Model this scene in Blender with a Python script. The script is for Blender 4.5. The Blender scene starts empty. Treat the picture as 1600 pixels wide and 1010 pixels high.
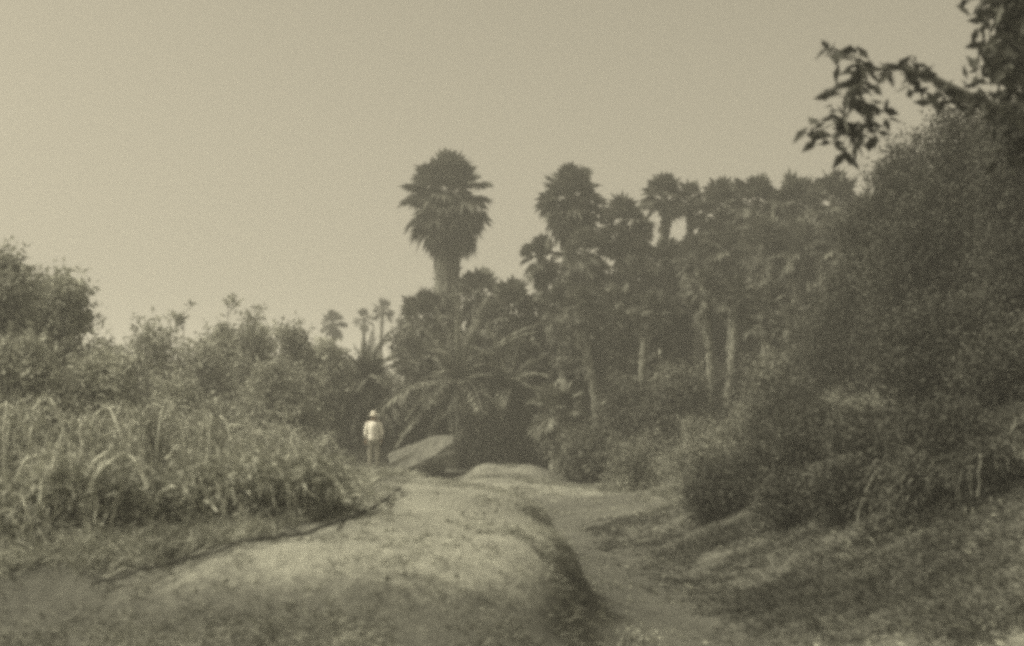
import bpy, math
import numpy as np
from mathutils import Vector

S = bpy.context.scene
COL = S.collection
R = math.radians
PI = math.pi

# ------------------------------------------------------------------ camera, light
F = 2200.0            # focal length in pixels of the 1600 px wide photograph
HX, HY = 800.0, 640.0  # vanishing point of the level view direction
EYE = 1.7
cam_d = bpy.data.cameras.new('camera')
cam_d.sensor_width = 36.0
cam_d.lens = 36.0 * F / 1600.0
cam_d.shift_y = (HY - 505.0) / 1600.0
cam_d.clip_start = 0.1
cam_d.clip_end = 3000
cam_d.dof.use_dof = True          # a simple wide open lens: the near branch is soft
cam_d.dof.focus_distance = 46
cam_d.dof.aperture_fstop = 1.3
cam = bpy.data.objects.new('camera', cam_d)
COL.objects.link(cam)
cam.location = (0, 0, EYE)
cam.rotation_euler = (R(90), 0, 0)
S.camera = cam

SUN_EL, SUN_AZ = R(50), R(-98)       # azimuth measured from the view direction, minus = left
world = bpy.data.worlds.new('World')
S.world = world
world.use_nodes = True
nt = world.node_tree
nt.nodes.clear()
n_out = nt.nodes.new('ShaderNodeOutputWorld')
n_bg = nt.nodes.new('ShaderNodeBackground')
n_sky = nt.nodes.new('ShaderNodeTexSky')
n_sky.sky_type = 'NISHITA'
n_sky.sun_disc = False
n_sky.sun_elevation = SUN_EL
n_sky.sun_rotation = SUN_AZ
n_sky.dust_density = 6.0
n_sky.air_density = 1.0
n_sky.altitude = 0
n_bw = nt.nodes.new('ShaderNodeRGBToBW')
n_mx = nt.nodes.new('ShaderNodeMix'); n_mx.data_type = 'RGBA'; n_mx.blend_type = 'MULTIPLY'
n_mx.inputs[0].default_value = 1.0
n_mx.inputs[7].default_value = (1.0, 0.895, 0.65, 1)
nt.links.new(n_sky.outputs[0], n_bw.inputs[0])
nt.links.new(n_bw.outputs[0], n_mx.inputs[6])
nt.links.new(n_mx.outputs[2], n_bg.inputs[0])
n_bg.inputs[1].default_value = 0.132
nt.links.new(n_bg.outputs[0], n_out.inputs[0])

sun_d = bpy.data.lights.new('sun', 'SUN')
sun_d.energy = 2.9
sun_d.angle = R(12)
sun_d.color = (1.0, 0.93, 0.72)
sun = bpy.data.objects.new('sun', sun_d)
COL.objects.link(sun)
sdir = Vector((math.sin(SUN_AZ) * math.cos(SUN_EL), math.cos(SUN_AZ) * math.cos(SUN_EL), math.sin(SUN_EL)))
sun.rotation_euler = sdir.to_track_quat('Z', 'Y').to_euler()

S.view_settings.view_transform = 'Standard'
S.view_settings.look = 'None'
S.view_settings.gamma = 1.0
S.view_settings.exposure = 0.3
S.render.engine = 'CYCLES'
S.cycles.use_denoising = False
S.cycles.pixel_filter_type = 'GAUSSIAN'
S.cycles.filter_width = 4.8            # the old lens is soft all over
S.cycles.max_bounces = 6
S.cycles.diffuse_bounces = 3
S.cycles.transmission_bounces = 4
S.cycles.volume_bounces = 1
S.cycles.use_adaptive_sampling = False


# ------------------------------------------------------------------ terrain height
def sm(t):
    t = np.clip(t, 0, 1)
    return t * t * (3 - 2 * t)


def sig(t):
    return 1 / (1 + np.exp(-np.clip(t, -30, 30)))


_NO = {}
def vnoise(x, y, scale, seed=0):
    """smooth value noise, -1..1"""
    if seed not in _NO:
        _NO[seed] = np.random.default_rng(1000 + seed).uniform(-1, 1, (256, 256))
    g = _NO[seed]
    x = np.asarray(x, float) / scale; y = np.asarray(y, float) / scale
    xi = np.floor(x).astype(int); yi = np.floor(y).astype(int)
    fx = x - xi; fy = y - yi
    fx = fx * fx * (3 - 2 * fx); fy = fy * fy * (3 - 2 * fy)
    a = g[xi % 256, yi % 256]; b = g[(xi + 1) % 256, yi % 256]
    c = g[xi % 256, (yi + 1) % 256]; d = g[(xi + 1) % 256, (yi + 1) % 256]
    return (a * (1 - fx) + b * fx) * (1 - fy) + (c * (1 - fx) + d * fx) * fy


BANK_Y = [0, 9, 11.8, 14, 17, 20, 23, 26, 28, 29.5]
BANK_X = [0.9, 0.7, 0.55, 0.45, 0.42, 0.35, 0.0, -0.9, -2.2, -3.8]
TOE_Y = [0, 10, 15, 20, 25, 31, 45, 70]
TOE_X = [5.5, 4.0, 2.9, 2.5, 2.6, 2.8, 3.2, 3.5]


def bank_edge(y):
    return np.interp(y, BANK_Y, BANK_X)


def mound(x, y):
    xe = bank_edge(y) + 0.22 * vnoise(x * 0.3, y, 1.1, 3) + 0.14 * vnoise(x, y, 0.3, 4)
    k = 0.07 + 0.12 * sm((y - 18) / 8)
    m = sig((xe - x) / k)
    yf = 10.45 + .35 * vnoise(x, y * .2, 1.3, 12) + .95 * np.maximum(x + .5, 0) ** 2 + .1 * np.maximum(-x - 2.5, 0)
    m = m * sig((29.2 - y) / 0.6) * sig((y - yf) / .3)
    m = m * (0.6 + 0.4 * sm((x + 9) / 4.0))
    return m


def gz(x, y):
    x = np.asarray(x, float); y = np.asarray(y, float)
    z = -0.05 - 0.14 * sm((y - 9) / 16)
    z = z + 0.60 * mound(x, y) * (1 - .25 * sm((y - 20) / 8))
    z = z + 0.26 * np.exp(-(((x + 1.3) / 2.3) ** 2 + ((y - 16.5) / 6.0) ** 2))
    xc = bank_edge(y) + 1.25
    z = z - 0.36 * np.exp(-((x - xc) / 1.5) ** 2) * (y < 29) * sm((29 - y) / 6)
    z = z - 0.45 * np.exp(-(((x + 2.1) / .95) ** 4 + ((y - 39.5) / 2.6) ** 4))   # hollow beside the slab
    # sand domes behind the bank
    z = z + 0.22 * np.exp(-(((x + 0.2) / 1.7) ** 4 + ((y - 32) / 2.6) ** 2))
    z = z + 0.38 * np.exp(-(((x + 0.3) / 1.5) ** 4 + ((y - 40) / 2.5) ** 2))
    # hump the man stands on
    z = z + 0.10 * np.exp(-((np.abs(x + 4.9) / 1.5) ** 4 + ((y - 42.5) / 4.6) ** 4))
    # right bank rising up the hill
    xt = np.interp(y, TOE_Y, TOE_X)
    d = x - xt
    rise = 0.49 * (np.log1p(np.exp(np.clip(d / 0.45, -30, 40))) * 0.45)
    z = z + 6.0 * np.tanh(rise / 6.0)
    # grove floor and left flat rise softly away
    z = z + 1.0 * sm((y - 48) / 40) + 0.5 * sm((-x - 8) / 20)
    z = z + 10.0 * sm((y - 110) / 300)
    dm = np.exp(-((x / 3.0) ** 4 + ((y - 36) / 7) ** 4))
    z = z + dm * (.07 * vnoise(x, y, .7, 41) + .04 * vnoise(x, y, .28, 42))
    near = sm((60 - y) / 30)
    z = z + near * (0.05 * vnoise(x, y, 1.7, 5) + 0.038 * vnoise(x, y, 0.55, 6) + 0.018 * vnoise(x, y, 0.2, 7))
    z = z + 0.10 * vnoise(x, y, 6.0, 8) * sm((y - 12) / 15)
    return z


def gzf(x, y):
    return float(gz(x, y))


def wx(px, Y):
    return (px - HX) / F * Y


def wz(py, Y):
    return EYE - (py - HY) / F * Y


# ------------------------------------------------------------------ materials
def mat_base(name):
    m = bpy.data.materials.new(name)
    m.use_nodes = True
    nt = m.node_tree
    nt.nodes.clear()
    o = nt.nodes.new('ShaderNodeOutputMaterial')
    p = nt.nodes.new('ShaderNodeBsdfPrincipled')
    nt.links.new(p.outputs[0], o.inputs[0])
    return m, nt, p, o


def ramp(nt, stops):
    r = nt.nodes.new('ShaderNodeValToRGB')
    while len(r.color_ramp.elements) > 1:
        r.color_ramp.elements.remove(r.color_ramp.elements[0])
    r.color_ramp.elements[0].position = stops[0][0]
    r.color_ramp.elements[0].color = (*stops[0][1], 1)
    for pos, c in stops[1:]:
        e = r.color_ramp.elements.new(pos)
        e.color = (*c, 1)
    return r


def leaf_mat(name, c0, c1, c2=None, trans=0.25, rough=0.6, nscale=0.9):
    """leaves: tone differs from leaf to leaf and from clump to clump"""
    m, nt, p, o = mat_base(name)
    geo = nt.nodes.new('ShaderNodeNewGeometry')
    nz = nt.nodes.new('ShaderNodeTexNoise')
    nz.inputs['Scale'].default_value = nscale
    nz.inputs['Detail'].default_value = 3
    nt.links.new(geo.outputs['Position'], nz.inputs['Vector'])
    ad = nt.nodes.new('ShaderNodeMath'); ad.operation = 'MULTIPLY_ADD'
    ad.inputs[1].default_value = 0.55
    nt.links.new(geo.outputs['Random Per Island'], ad.inputs[0])
    sc = nt.nodes.new('ShaderNodeMath'); sc.operation = 'MULTIPLY_ADD'
    sc.inputs[1].default_value = 1.6; sc.inputs[2].default_value = -0.55
    nt.links.new(nz.outputs[0], sc.inputs[0])
    nt.links.new(sc.outputs[0], ad.inputs[2])
    c2 = c2 or tuple(min(1, a * 1.5) for a in c1)
    rp = ramp(nt, [(0.05, c0), (0.6, c1), (0.98, c2)])
    nt.links.new(ad.outputs[0], rp.inputs[0])
    nt.links.new(rp.outputs[0], p.inputs['Base Color'])
    p.inputs['Roughness'].default_value = rough
    p.inputs['Specular IOR Level'].default_value = 0.15
    if trans > 0:
        tr = nt.nodes.new('ShaderNodeBsdfTranslucent')
        mx = nt.nodes.new('ShaderNodeMixShader')
        mx.inputs[0].default_value = trans
        nt.links.new(rp.outputs[0], tr.inputs[0])
        nt.links.new(p.outputs[0], mx.inputs[1])
        nt.links.new(tr.outputs[0], mx.inputs[2])
        nt.links.new(mx.outputs[0], o.inputs[0])
    return m


def rough_mat(name, c0, c1, scale=3.0, bump=0.4, rough=0.9, stretch=(1, 1, 1)):
    m, nt, p, o = mat_base(name)
    tc = nt.nodes.new('ShaderNodeTexCoord')
    mp = nt.nodes.new('ShaderNodeMapping')
    mp.inputs['Scale'].default_value = stretch
    nt.links.new(tc.outputs['Object'], mp.inputs[0])
    nz = nt.nodes.new('ShaderNodeTexNoise')
    nz.inputs['Scale'].default_value = scale
    nz.inputs['Detail'].default_value = 8
    nz.inputs['Roughness'].default_value = 0.65
    nt.links.new(mp.outputs[0], nz.inputs['Vector'])
    rp = ramp(nt, [(0.32, c0), (0.68, c1)])
    nt.links.new(nz.outputs[0], rp.inputs[0])
    nt.links.new(rp.outputs[0], p.inputs['Base Color'])
    b = nt.nodes.new('ShaderNodeBump')
    b.inputs['Strength'].default_value = bump
    b.inputs['Distance'].default_value = 0.05
    nt.links.new(nz.outputs[0], b.inputs['Height'])
    nt.links.new(b.outputs[0], p.inputs['Normal'])
    p.inputs['Roughness'].default_value = rough
    return m


def g3(v, w=1.0):
    """olive-neutral grey of reflectance v"""
    return (v * 1.0, v * 1.02, v * (0.90 if w == 1.0 else w))


M = dict(
    thicket=leaf_mat('thicket_leaf', g3(.18), g3(.34), g3(.50)),
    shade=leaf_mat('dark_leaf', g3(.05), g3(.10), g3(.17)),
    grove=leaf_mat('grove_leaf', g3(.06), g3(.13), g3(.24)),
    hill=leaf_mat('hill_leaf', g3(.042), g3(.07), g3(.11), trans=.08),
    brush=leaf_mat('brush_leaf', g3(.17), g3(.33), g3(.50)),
    palm=leaf_mat('palm_leaf', g3(.06), g3(.11), g3(.19), trans=.15, nscale=1.5),
    deadpalm=leaf_mat('dead_palm_leaf', g3(.10), g3(.19), g3(.34), trans=.1, nscale=1.8),
    feather=leaf_mat('feather_leaf', g3(.09), g3(.2), g3(.38), trans=.15, nscale=1.2),
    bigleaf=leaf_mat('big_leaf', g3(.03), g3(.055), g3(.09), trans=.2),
    straw=leaf_mat('straw', g3(.14), g3(.25), g3(.38), trans=.1, nscale=1.2),
    weeds=leaf_mat('weed_blade', g3(.12), g3(.24), g3(.38), trans=.15, nscale=1.4),
    bark=rough_mat('bark', g3(.07), g3(.17), 9, .6, stretch=(1, 1, .3)),
    palebark=rough_mat('pale_bark', g3(.11), g3(.22), 7, .6, stretch=(1, 1, .5)),
    cane=rough_mat('cane', g3(.35), g3(.55), 5, .2),
    stone=rough_mat('stone', g3(.05), g3(.17), 3.5, 1.0),
    cable=rough_mat('dark_stem', g3(.03), g3(.06), 4, .2),
    skin=rough_mat('skin', (.22, .17, .12), (.27, .20, .15), 10, .05, .6),
    white=rough_mat('white_cloth', (.80, .78, .72), (.88, .86, .80), 6, .15, .9),
    trouser=rough_mat('trouser_cloth', (.28, .275, .24), (.38, .37, .325), 6, .15, .9),
    straw_hat=rough_mat('hat_straw', (.66, .64, .56), (.78, .75, .68), 14, .2, .9),
    hair=rough_mat('hair', (.02, .018, .015), (.04, .035, .03), 20, .3, .7),
    boot=rough_mat('boot_leather', (.05, .045, .04), (.09, .08, .07), 10, .2, .6),
)


def ground_mat():
    m, nt, p, o = mat_base('ground_soil')
    N = nt.nodes.new
    L = nt.links.new
    geo = N('ShaderNodeNewGeometry')
    at = N('ShaderNodeAttribute'); at.attribute_name = 'sand'
    big = N('ShaderNodeTexNoise'); big.inputs['Scale'].default_value = 0.9; big.inputs['Detail'].default_value = 6
    fine = N('ShaderNodeTexNoise'); fine.inputs['Scale'].default_value = 9; fine.inputs['Detail'].default_value = 8
    fine.inputs['Roughness'].default_value = 0.75
    vor = N('ShaderNodeTexVoronoi'); vor.inputs['Scale'].default_value = 14
    for n in (big, fine, vor):
        L(geo.outputs['Position'], n.inputs['Vector'])
    sand = ramp(nt, [(0.3, g3(.17)), (0.5, g3(.26)), (0.7, g3(.40))])
    soil = ramp(nt, [(0.3, g3(.055)), (0.5, g3(.105)), (0.72, g3(.165))])
    mixn = N('ShaderNodeMath'); mixn.operation = 'MULTIPLY_ADD'; mixn.inputs[1].default_value = 0.6
    half = N('ShaderNodeMath'); half.operation = 'MULTIPLY'; half.inputs[1].default_value = 0.42
    L(big.outputs[0], half.inputs[0]); L(fine.outputs[0], mixn.inputs[0]); L(half.outputs[0], mixn.inputs[2])
    L(mixn.outputs[0], sand.inputs[0]); L(mixn.outputs[0], soil.inputs[0])
    # ragged border between sand and soil
    f1 = N('ShaderNodeMath'); f1.operation = 'MULTIPLY_ADD'; f1.inputs[1].default_value = 1.1; f1.inputs[2].default_value = -0.55
    L(fine.outputs[0], f1.inputs[0])
    f2 = N('ShaderNodeMath'); f2.operation = 'ADD'; L(at.outputs['Fac'], f2.inputs[0]); L(f1.outputs[0], f2.inputs[1])
    mr = N('ShaderNodeMapRange'); mr.inputs[1].default_value = 0.15; mr.inputs[2].default_value = 0.85
    mr.interpolation_type = 'SMOOTHSTEP'
    L(f2.outputs[0], mr.inputs[0])
    mx = N('ShaderNodeMix'); mx.data_type = 'RGBA'
    L(mr.outputs[0], mx.inputs[0]); L(soil.outputs[0], mx.inputs[6]); L(sand.outputs[0], mx.inputs[7])
    L(mx.outputs[2], p.inputs['Base Color'])
    p.inputs['Roughness'].default_value = 0.95
    hs = N('ShaderNodeMath'); hs.operation = 'MULTIPLY_ADD'; hs.inputs[1].default_value = 0.35
    L(vor.outputs['Distance'], hs.inputs[0]); L(fine.outputs[0], hs.inputs[2])
    b = N('ShaderNodeBump'); b.inputs['Strength'].default_value = 0.8; b.inputs['Distance'].default_value = 0.06
    L(hs.outputs[0], b.inputs['Height']); L(b.outputs[0], p.inputs['Normal'])
    return m


M['ground'] = ground_mat()


# ------------------------------------------------------------------ mesh building
class MB:
    def __init__(self):
        self.v = []; self.q = []; self.t = []; self.n = 0

    def add(self, v, q=None, t=None):
        v = np.asarray(v, np.float32).reshape(-1, 3)
        if q is not None and len(q):
            self.q.append(np.asarray(q, np.int64).reshape(-1, 4) + self.n)
        if t is not None and len(t):
            self.t.append(np.asarray(t, np.int64).reshape(-1, 3) + self.n)
        self.v.append(v); self.n += len(v)

    def build(self, name, mat, parent=None, smooth=False):
        v = np.concatenate(self.v) if self.v else np.zeros((0, 3), np.float32)
        q = np.concatenate(self.q) if self.q else np.zeros((0, 4), np.int64)
        t = np.concatenate(self.t) if self.t else np.zeros((0, 3), np.int64)
        if parent is not None:
            v = v - np.array(parent.location, np.float32)
        me = bpy.data.meshes.new(name)
        me.vertices.add(len(v)); me.vertices.foreach_set('co', v.astype(np.float32).ravel())
        me.loops.add(len(q) * 4 + len(t) * 3)
        me.loops.foreach_set('vertex_index', np.concatenate([q.ravel(), t.ravel()]).astype(np.int32))
        me.polygons.add(len(q) + len(t))
        st = np.concatenate([np.arange(len(q)) * 4, len(q) * 4 + np.arange(len(t)) * 3]).astype(np.int32)
        me.polygons.foreach_set('loop_start', st)
        me.polygons.foreach_set('use_smooth', np.full(len(st), smooth))
        me.update(calc_edges=True)
        me.materials.append(mat)
        o = bpy.data.objects.new(name, me)
        COL.objects.link(o)
        if parent is not None:
            o.parent = parent
        return o


def tube(mb, pts, rad, sides=6, cap=True, jit=0.0, rng=None):
    pts = np.asarray(pts, float); n = len(pts)
    rad = np.broadcast_to(np.asarray(rad, float), (n,))
    tan = np.gradient(pts, axis=0)
    tan /= np.linalg.norm(tan, axis=1)[:, None] + 1e-9
    ref = np.array([0, 0, 1.0]) if abs(tan[0][2]) < 0.9 else np.array([1.0, 0, 0])
    u = np.cross(tan, ref); u /= np.linalg.norm(u, axis=1)[:, None] + 1e-9
    w = np.cross(tan, u)
    a = np.arange(sides) * 2 * PI / sides
    r = rad[:, None] * np.ones((1, sides))
    if jit and rng is not None:
        r = r * (1 + jit * rng.uniform(-1, 1, r.shape))
    v = pts[:, None, :] + r[..., None] * (np.cos(a)[None, :, None] * u[:, None, :] + np.sin(a)[None, :, None] * w[:, None, :])
    i = np.arange(n - 1)[:, None] * sides
    j = np.arange(sides)[None, :]; k = (j + 1) % sides
    q = np.stack([i + j, i + k, i + sides + k, i + sides + j], -1).reshape(-1, 4)
    vv = v.reshape(-1, 3)
    t = []
    if cap:
        vv = np.concatenate([vv, pts[:1], pts[-1:]])
        b0, b1 = n * sides, n * sides + 1
        for s_ in range(sides):
            t.append((b0, (s_ + 1) % sides, s_))
            t.append((b1, (n - 1) * sides + s_, (n - 1) * sides + (s_ + 1) % sides))
    mb.add(vv, q, t)


def curve_pts(p0, p1, bend, n=7, rng=None, wob=0.0):
    t = np.linspace(0, 1, n)[:, None]
    p0 = np.asarray(p0, float); p1 = np.asarray(p1, float)
    p = p0 * (1 - t) + p1 * t + np.asarray(bend, float) * (4 * t * (1 - t)) * 0.5
    if wob and rng is not None:
        p[1:-1] += rng.normal(0, wob, (n - 2, 3))
    return p


def unit(v):
    return v / (np.linalg.norm(v, axis=-1, keepdims=True) + 1e-9)


def leaves(mb, P, size, rng, droop=0.3, aspect=0.45, jitter=0.35, d=None, flat=0.0):
    """one folded rhombic leaf at every point P"""
    n = len(P)
    if n == 0:
        return
    if d is None:
        d = rng.normal(0, 1, (n, 3)); d[:, 2] -= droop
    d = unit(d)
    s = rng.normal(0, 1, (n, 3)); s[:, 2] *= (1 - flat)
    s = unit(np.cross(d, s))
    nn = np.cross(d, s)
    L = (size * (1 + jitter * rng.uniform(-1, 1, n)))[:, None]
    W = L * aspect
    v = np.stack([P, P + d * L * .45 + s * W * .5 + nn * L * .08, P + d * L, P + d * L * .45 - s * W * .5 + nn * L * .08], 1)
    q = np.arange(n * 4).reshape(-1, 4)
    mb.add(v.reshape(-1, 3), q)


def foliage(mb, blobs, n, size, rng, sprig=9, spread=0.3, shell=0.45, **kw):
    """leaves gathered in sprigs through the volume of a set of ellipsoids"""
    vol = np.array([b[1][0] * b[1][1] * b[1][2] for b in blobs]) ** 0.7
    ns = max(1, n // sprig)
    bi = rng.choice(len(blobs), ns, p=vol / vol.sum())
    C = np.array([b[0] for b in blobs])[bi]; Rr = np.array([b[1] for b in blobs])[bi]
    u = unit(rng.normal(0, 1, (ns, 3)))
    r = rng.uniform(0, 1, ns) ** shell
    P = C + u * r[:, None] * Rr
    out = unit(u * Rr)
    k = rng.poisson(sprig, ns) + 2
    idx = np.repeat(np.arange(ns), k)
    t = rng.uniform(-.3, 1, len(idx))[:, None]
    Q = P[idx] + out[idx] * t * spread * 1.2 + rng.normal(0, spread * .38, (len(idx), 3))
    leaves(mb, Q, size, rng, **kw)
    return P


def empty(name, loc):
    o = bpy.data.objects.new(name, None)
    COL.objects.link(o)
    o.location = loc
    return o


def tag(o, label, cat, group=None, kind=None):
    if label: o['label'] = label
    if cat: o['category'] = cat
    if group: o['group'] = group
    if kind: o['kind'] = kind
    return o


# ------------------------------------------------------------------ the ground
def axis(segs):
    out = [segs[0][0]]
    for a, b, step in segs:
        k = max(1, int(round((b - a) / step)))
        out += list(np.linspace(a, b, k + 1)[1:])
    return np.array(out)


gx = axis([(-900, -200, 70), (-200, -60, 14), (-60, -22, 2), (-22, -9, .35), (-9, 8, .075), (8, 20, .3), (20, 60, 2), (60, 200, 14), (200, 900, 70)])
gy = axis([(-120, -20, 10), (-20, 6, 1.3), (6, 9, .12), (9, 22, .06), (22, 34, .12), (34, 60, .35), (60, 120, 3), (120, 400, 20), (400, 1500, 110)])
X, Y = np.meshgrid(gx, gy)
Z = gz(X, Y)
mb = MB()
nx, ny = len(gx), len(gy)
i = np.arange(ny - 1)[:, None] * nx; j = np.arange(nx - 1)[None, :]
q = np.stack([i + j, i + j + 1, i + nx + j + 1, i + nx + j], -1).reshape(-1, 4)
mb.add(np.stack([X, Y, Z], -1).reshape(-1, 3), q)
ground = mb.build('ground', M['ground'], smooth=True)
tag(ground, 'sandy ground with a pale bank and a dark earth slope on its right', 'ground', kind='structure')
# the dark stem runs along the border of sand and brush
pxs = [(128, 12.6), (180, 13.2), (260, 14.4), (330, 15.6), (400, 17.0), (460, 18.3), (505, 19.6), (550, 21.6), (590, 24.5), (612, 27.0)]
pts = []
tgt = {128: 922, 180: 906, 260: 884, 330: 864, 400: 847, 460: 836, 505: 825, 550: 806, 590: 784, 612: 766}
for px, _ in pxs:
    # find the depth where the ground shows at that height in the picture
    yy = np.linspace(9, 29, 600); xx = wx(px, yy)
    pr = HY - F * (gz(xx, yy) + .03 - EYE) / yy
    kk = int(np.argmin(np.abs(pr - tgt[px])))
    pts.append((xx[kk], yy[kk]))
STEM = np.array(pts)
SLX = lambda y: np.interp(y, STEM[:, 1], STEM[:, 0])


def sand_mask(X, Y):
    s = mound(X, Y) * sig((X - SLX(Y) + 0.15) / 0.25) * sm((Y - 9.7) / 1.1)
    s = s * (0.85 + 0.35 * vnoise(X, Y, 2.2, 11))
    s = s * (.45 + .55 * sm((X + 4.8) / 2.4))
    s = s + .5 * np.exp(-(((X + 0.3) / 2.3) ** 4 + ((Y - 31.5) / 3.4) ** 4))
    s = s + 0.5 * np.exp(-(((X + 0.5) / 1.7) ** 4 + ((Y - 39.5) / 3.0) ** 4))
    s = s + 0.6 * np.exp(-(((X + 5.0) / 1.9) ** 4 + ((Y - 40.5) / 5) ** 4))
    s = s + 0.45 * np.exp(-(((X - 1.9) / 2.2) ** 2 + ((Y - 30.2) / 1.1) ** 2))
    s = s + 0.6 * np.exp(-(((X - 3.9) / 1.4) ** 2 + ((Y - 10.6) / 1.0) ** 2))
    s = s + 0.06 * np.exp(-(((X - 1.6) / 1.3) ** 2 + ((Y - 20) / 9) ** 2))
    return np.clip(s, 0, 1)


att = ground.data.attributes.new('sand', 'FLOAT', 'POINT')
att.data.foreach_set('value', sand_mask(X, Y).astype(np.float32).ravel())


# ------------------------------------------------------------------ plant builders
def bush(name, label, cat, group, px, top, Yd, wpx, mat, n, size, seed, trunk=True, hpx=None, shape='round',
         depth=0.8, bark='bark', spread=.28, nb=9, low=0.08, sprig=9, shell=.4):
    """a leafy tree or bush: tapered trunk with limbs, crown of leaf sprigs"""
    rng = np.random.default_rng(seed)
    x = wx(px, Yd); z0 = gzf(x, Yd); ztop = wz(top, Yd)
    ztop = max(ztop, z0 + .55)
    H = ztop - z0
    W = wpx / F * Yd
    root = empty(name, (x, Yd, z0))
    tag(root, label, cat, group)
    base = np.array([x, Yd, z0 - .06])
    blobs = []
    for k in range(nb):
        f = (k + .5) / nb
        hz = low + (1 - low) * rng.uniform(0, 1)
        if shape == 'cone':
            wid = 1.0 - 0.75 * hz
        elif shape == 'full':
            hz = (k + .5) / nb * .98
            wid = 1.0
        elif shape == 'tall':
            wid = 0.95 - 0.35 * hz ** 2
        else:
            wid = math.sqrt(max(0.08, 1 - (2 * hz - .85) ** 2 * .8))
        a = rng.uniform(0, 2 * PI)
        rr = W * .5 * wid * rng.uniform(.25, .72)
        br = W * rng.uniform(.16, .28) * (.7 + .5 * wid)
        bz = min(br * rng.uniform(.75, 1.2), H * .3)
        cz = z0 + H * (low * .5) + bz * .6 + (H - H * low * .5 - bz * 1.7) * hz
        blobs.append((np.array([x + rr * math.cos(a), Yd + rr * depth * math.sin(a), cz]), (br, br * depth, bz)))
    # highest blob reaches the top, in the middle
    br = W * .2
    bz = min(br, H * .25)
    blobs.append((np.array([x + rng.uniform(-.12, .12) * W, Yd, ztop - bz * 1.05]), (br, br, bz)))
    tb = MB()
    if trunk:
        hub = base + np.array([rng.uniform(-.1, .1) * W, 0, H * .35])
        r0 = .03 * W + .02
        tube(tb, curve_pts(base, hub, rng.normal(0, .06 * W, 3) * (1, 1, 0), 6), np.linspace(r0, r0 * .65, 6), 8, jit=.1, rng=rng)
        for c, rr_ in blobs:
            p = curve_pts(hub, c, rng.normal(0, .12, 3) * W, 7, rng, .02 * W)
            tube(tb, p, np.linspace(r0 * .5, r0 * .1, 7), 5)
            for _ in range(3):
                e = c + unit(rng.normal(0, 1, 3)) * np.array(rr_) * .9
                tube(tb, curve_pts(p[4], e, rng.normal(0, .06, 3) * W, 5), np.linspace(r0 * .2, r0 * .05, 5), 4, cap=False)
        tb.build('trunk', M[bark], root)
    fb = MB()
    foliage(fb, blobs, n, size, rng, sprig=sprig, spread=spread, shell=shell)
    fb.build('crown', M[mat], root)
    return root


def fan_leaf(mb, base, d, Lp, Rb, rng, seg=13, droop=.35, span=2.2, petiole=True, fold=0.0):
    """a palm fan: stalk and pleated round blade with split tips"""
    d = unit(np.asarray(d, float))
    side = np.cross(d, (0, 0, 1.0))
    if np.linalg.norm(side) < .1: side = np.cross(d, (1.0, 0, 0))
    side = unit(side)
    up = np.cross(side, d)
    tw = rng.normal(0, .45)
    side, up = side * math.cos(tw) + up * math.sin(tw), up * math.cos(tw) - side * math.sin(tw)
    mid = base + d * Lp * .6 + up * Lp * .02
    hub = base + d * Lp + np.array([0, 0, -droop * Lp * .35])
    if petiole and Lp > .05:
        tube(mb, [base, mid, hub], [.03, .022, .016], 3, cap=False)
    dd = unit(hub - mid); dd = unit(dd + np.array([0, 0, -droop * .35]))
    A = np.linspace(-span, span, seg) + rng.normal(0, .04, seg)
    ca, sa = np.cos(A)[:, None], np.sin(A)[:, None]
    D = unit(dd * ca + side * sa * (1 - fold) - up * np.abs(sa) * fold)
    L = Rb * (.72 + .28 * np.cos(A * .55)) * rng.uniform(.85, 1.08, seg)
    L = L[:, None]
    T = unit(np.cross(D, up)) * Rb * (math.sin(span / seg) * .70)
    z = np.array([0, 0, 1.0])
    v = np.stack([np.broadcast_to(hub, D.shape), hub + D * L * .62 + T - up * .05 * Rb, hub + D * L - z * droop * L * rng.uniform(.3, .75, (seg, 1)),
                  hub + D * L * .62 - T + up * .02 * Rb], 1)
    mb.add(v.reshape(-1, 3), np.arange(seg * 4).reshape(-1, 4))


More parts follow.
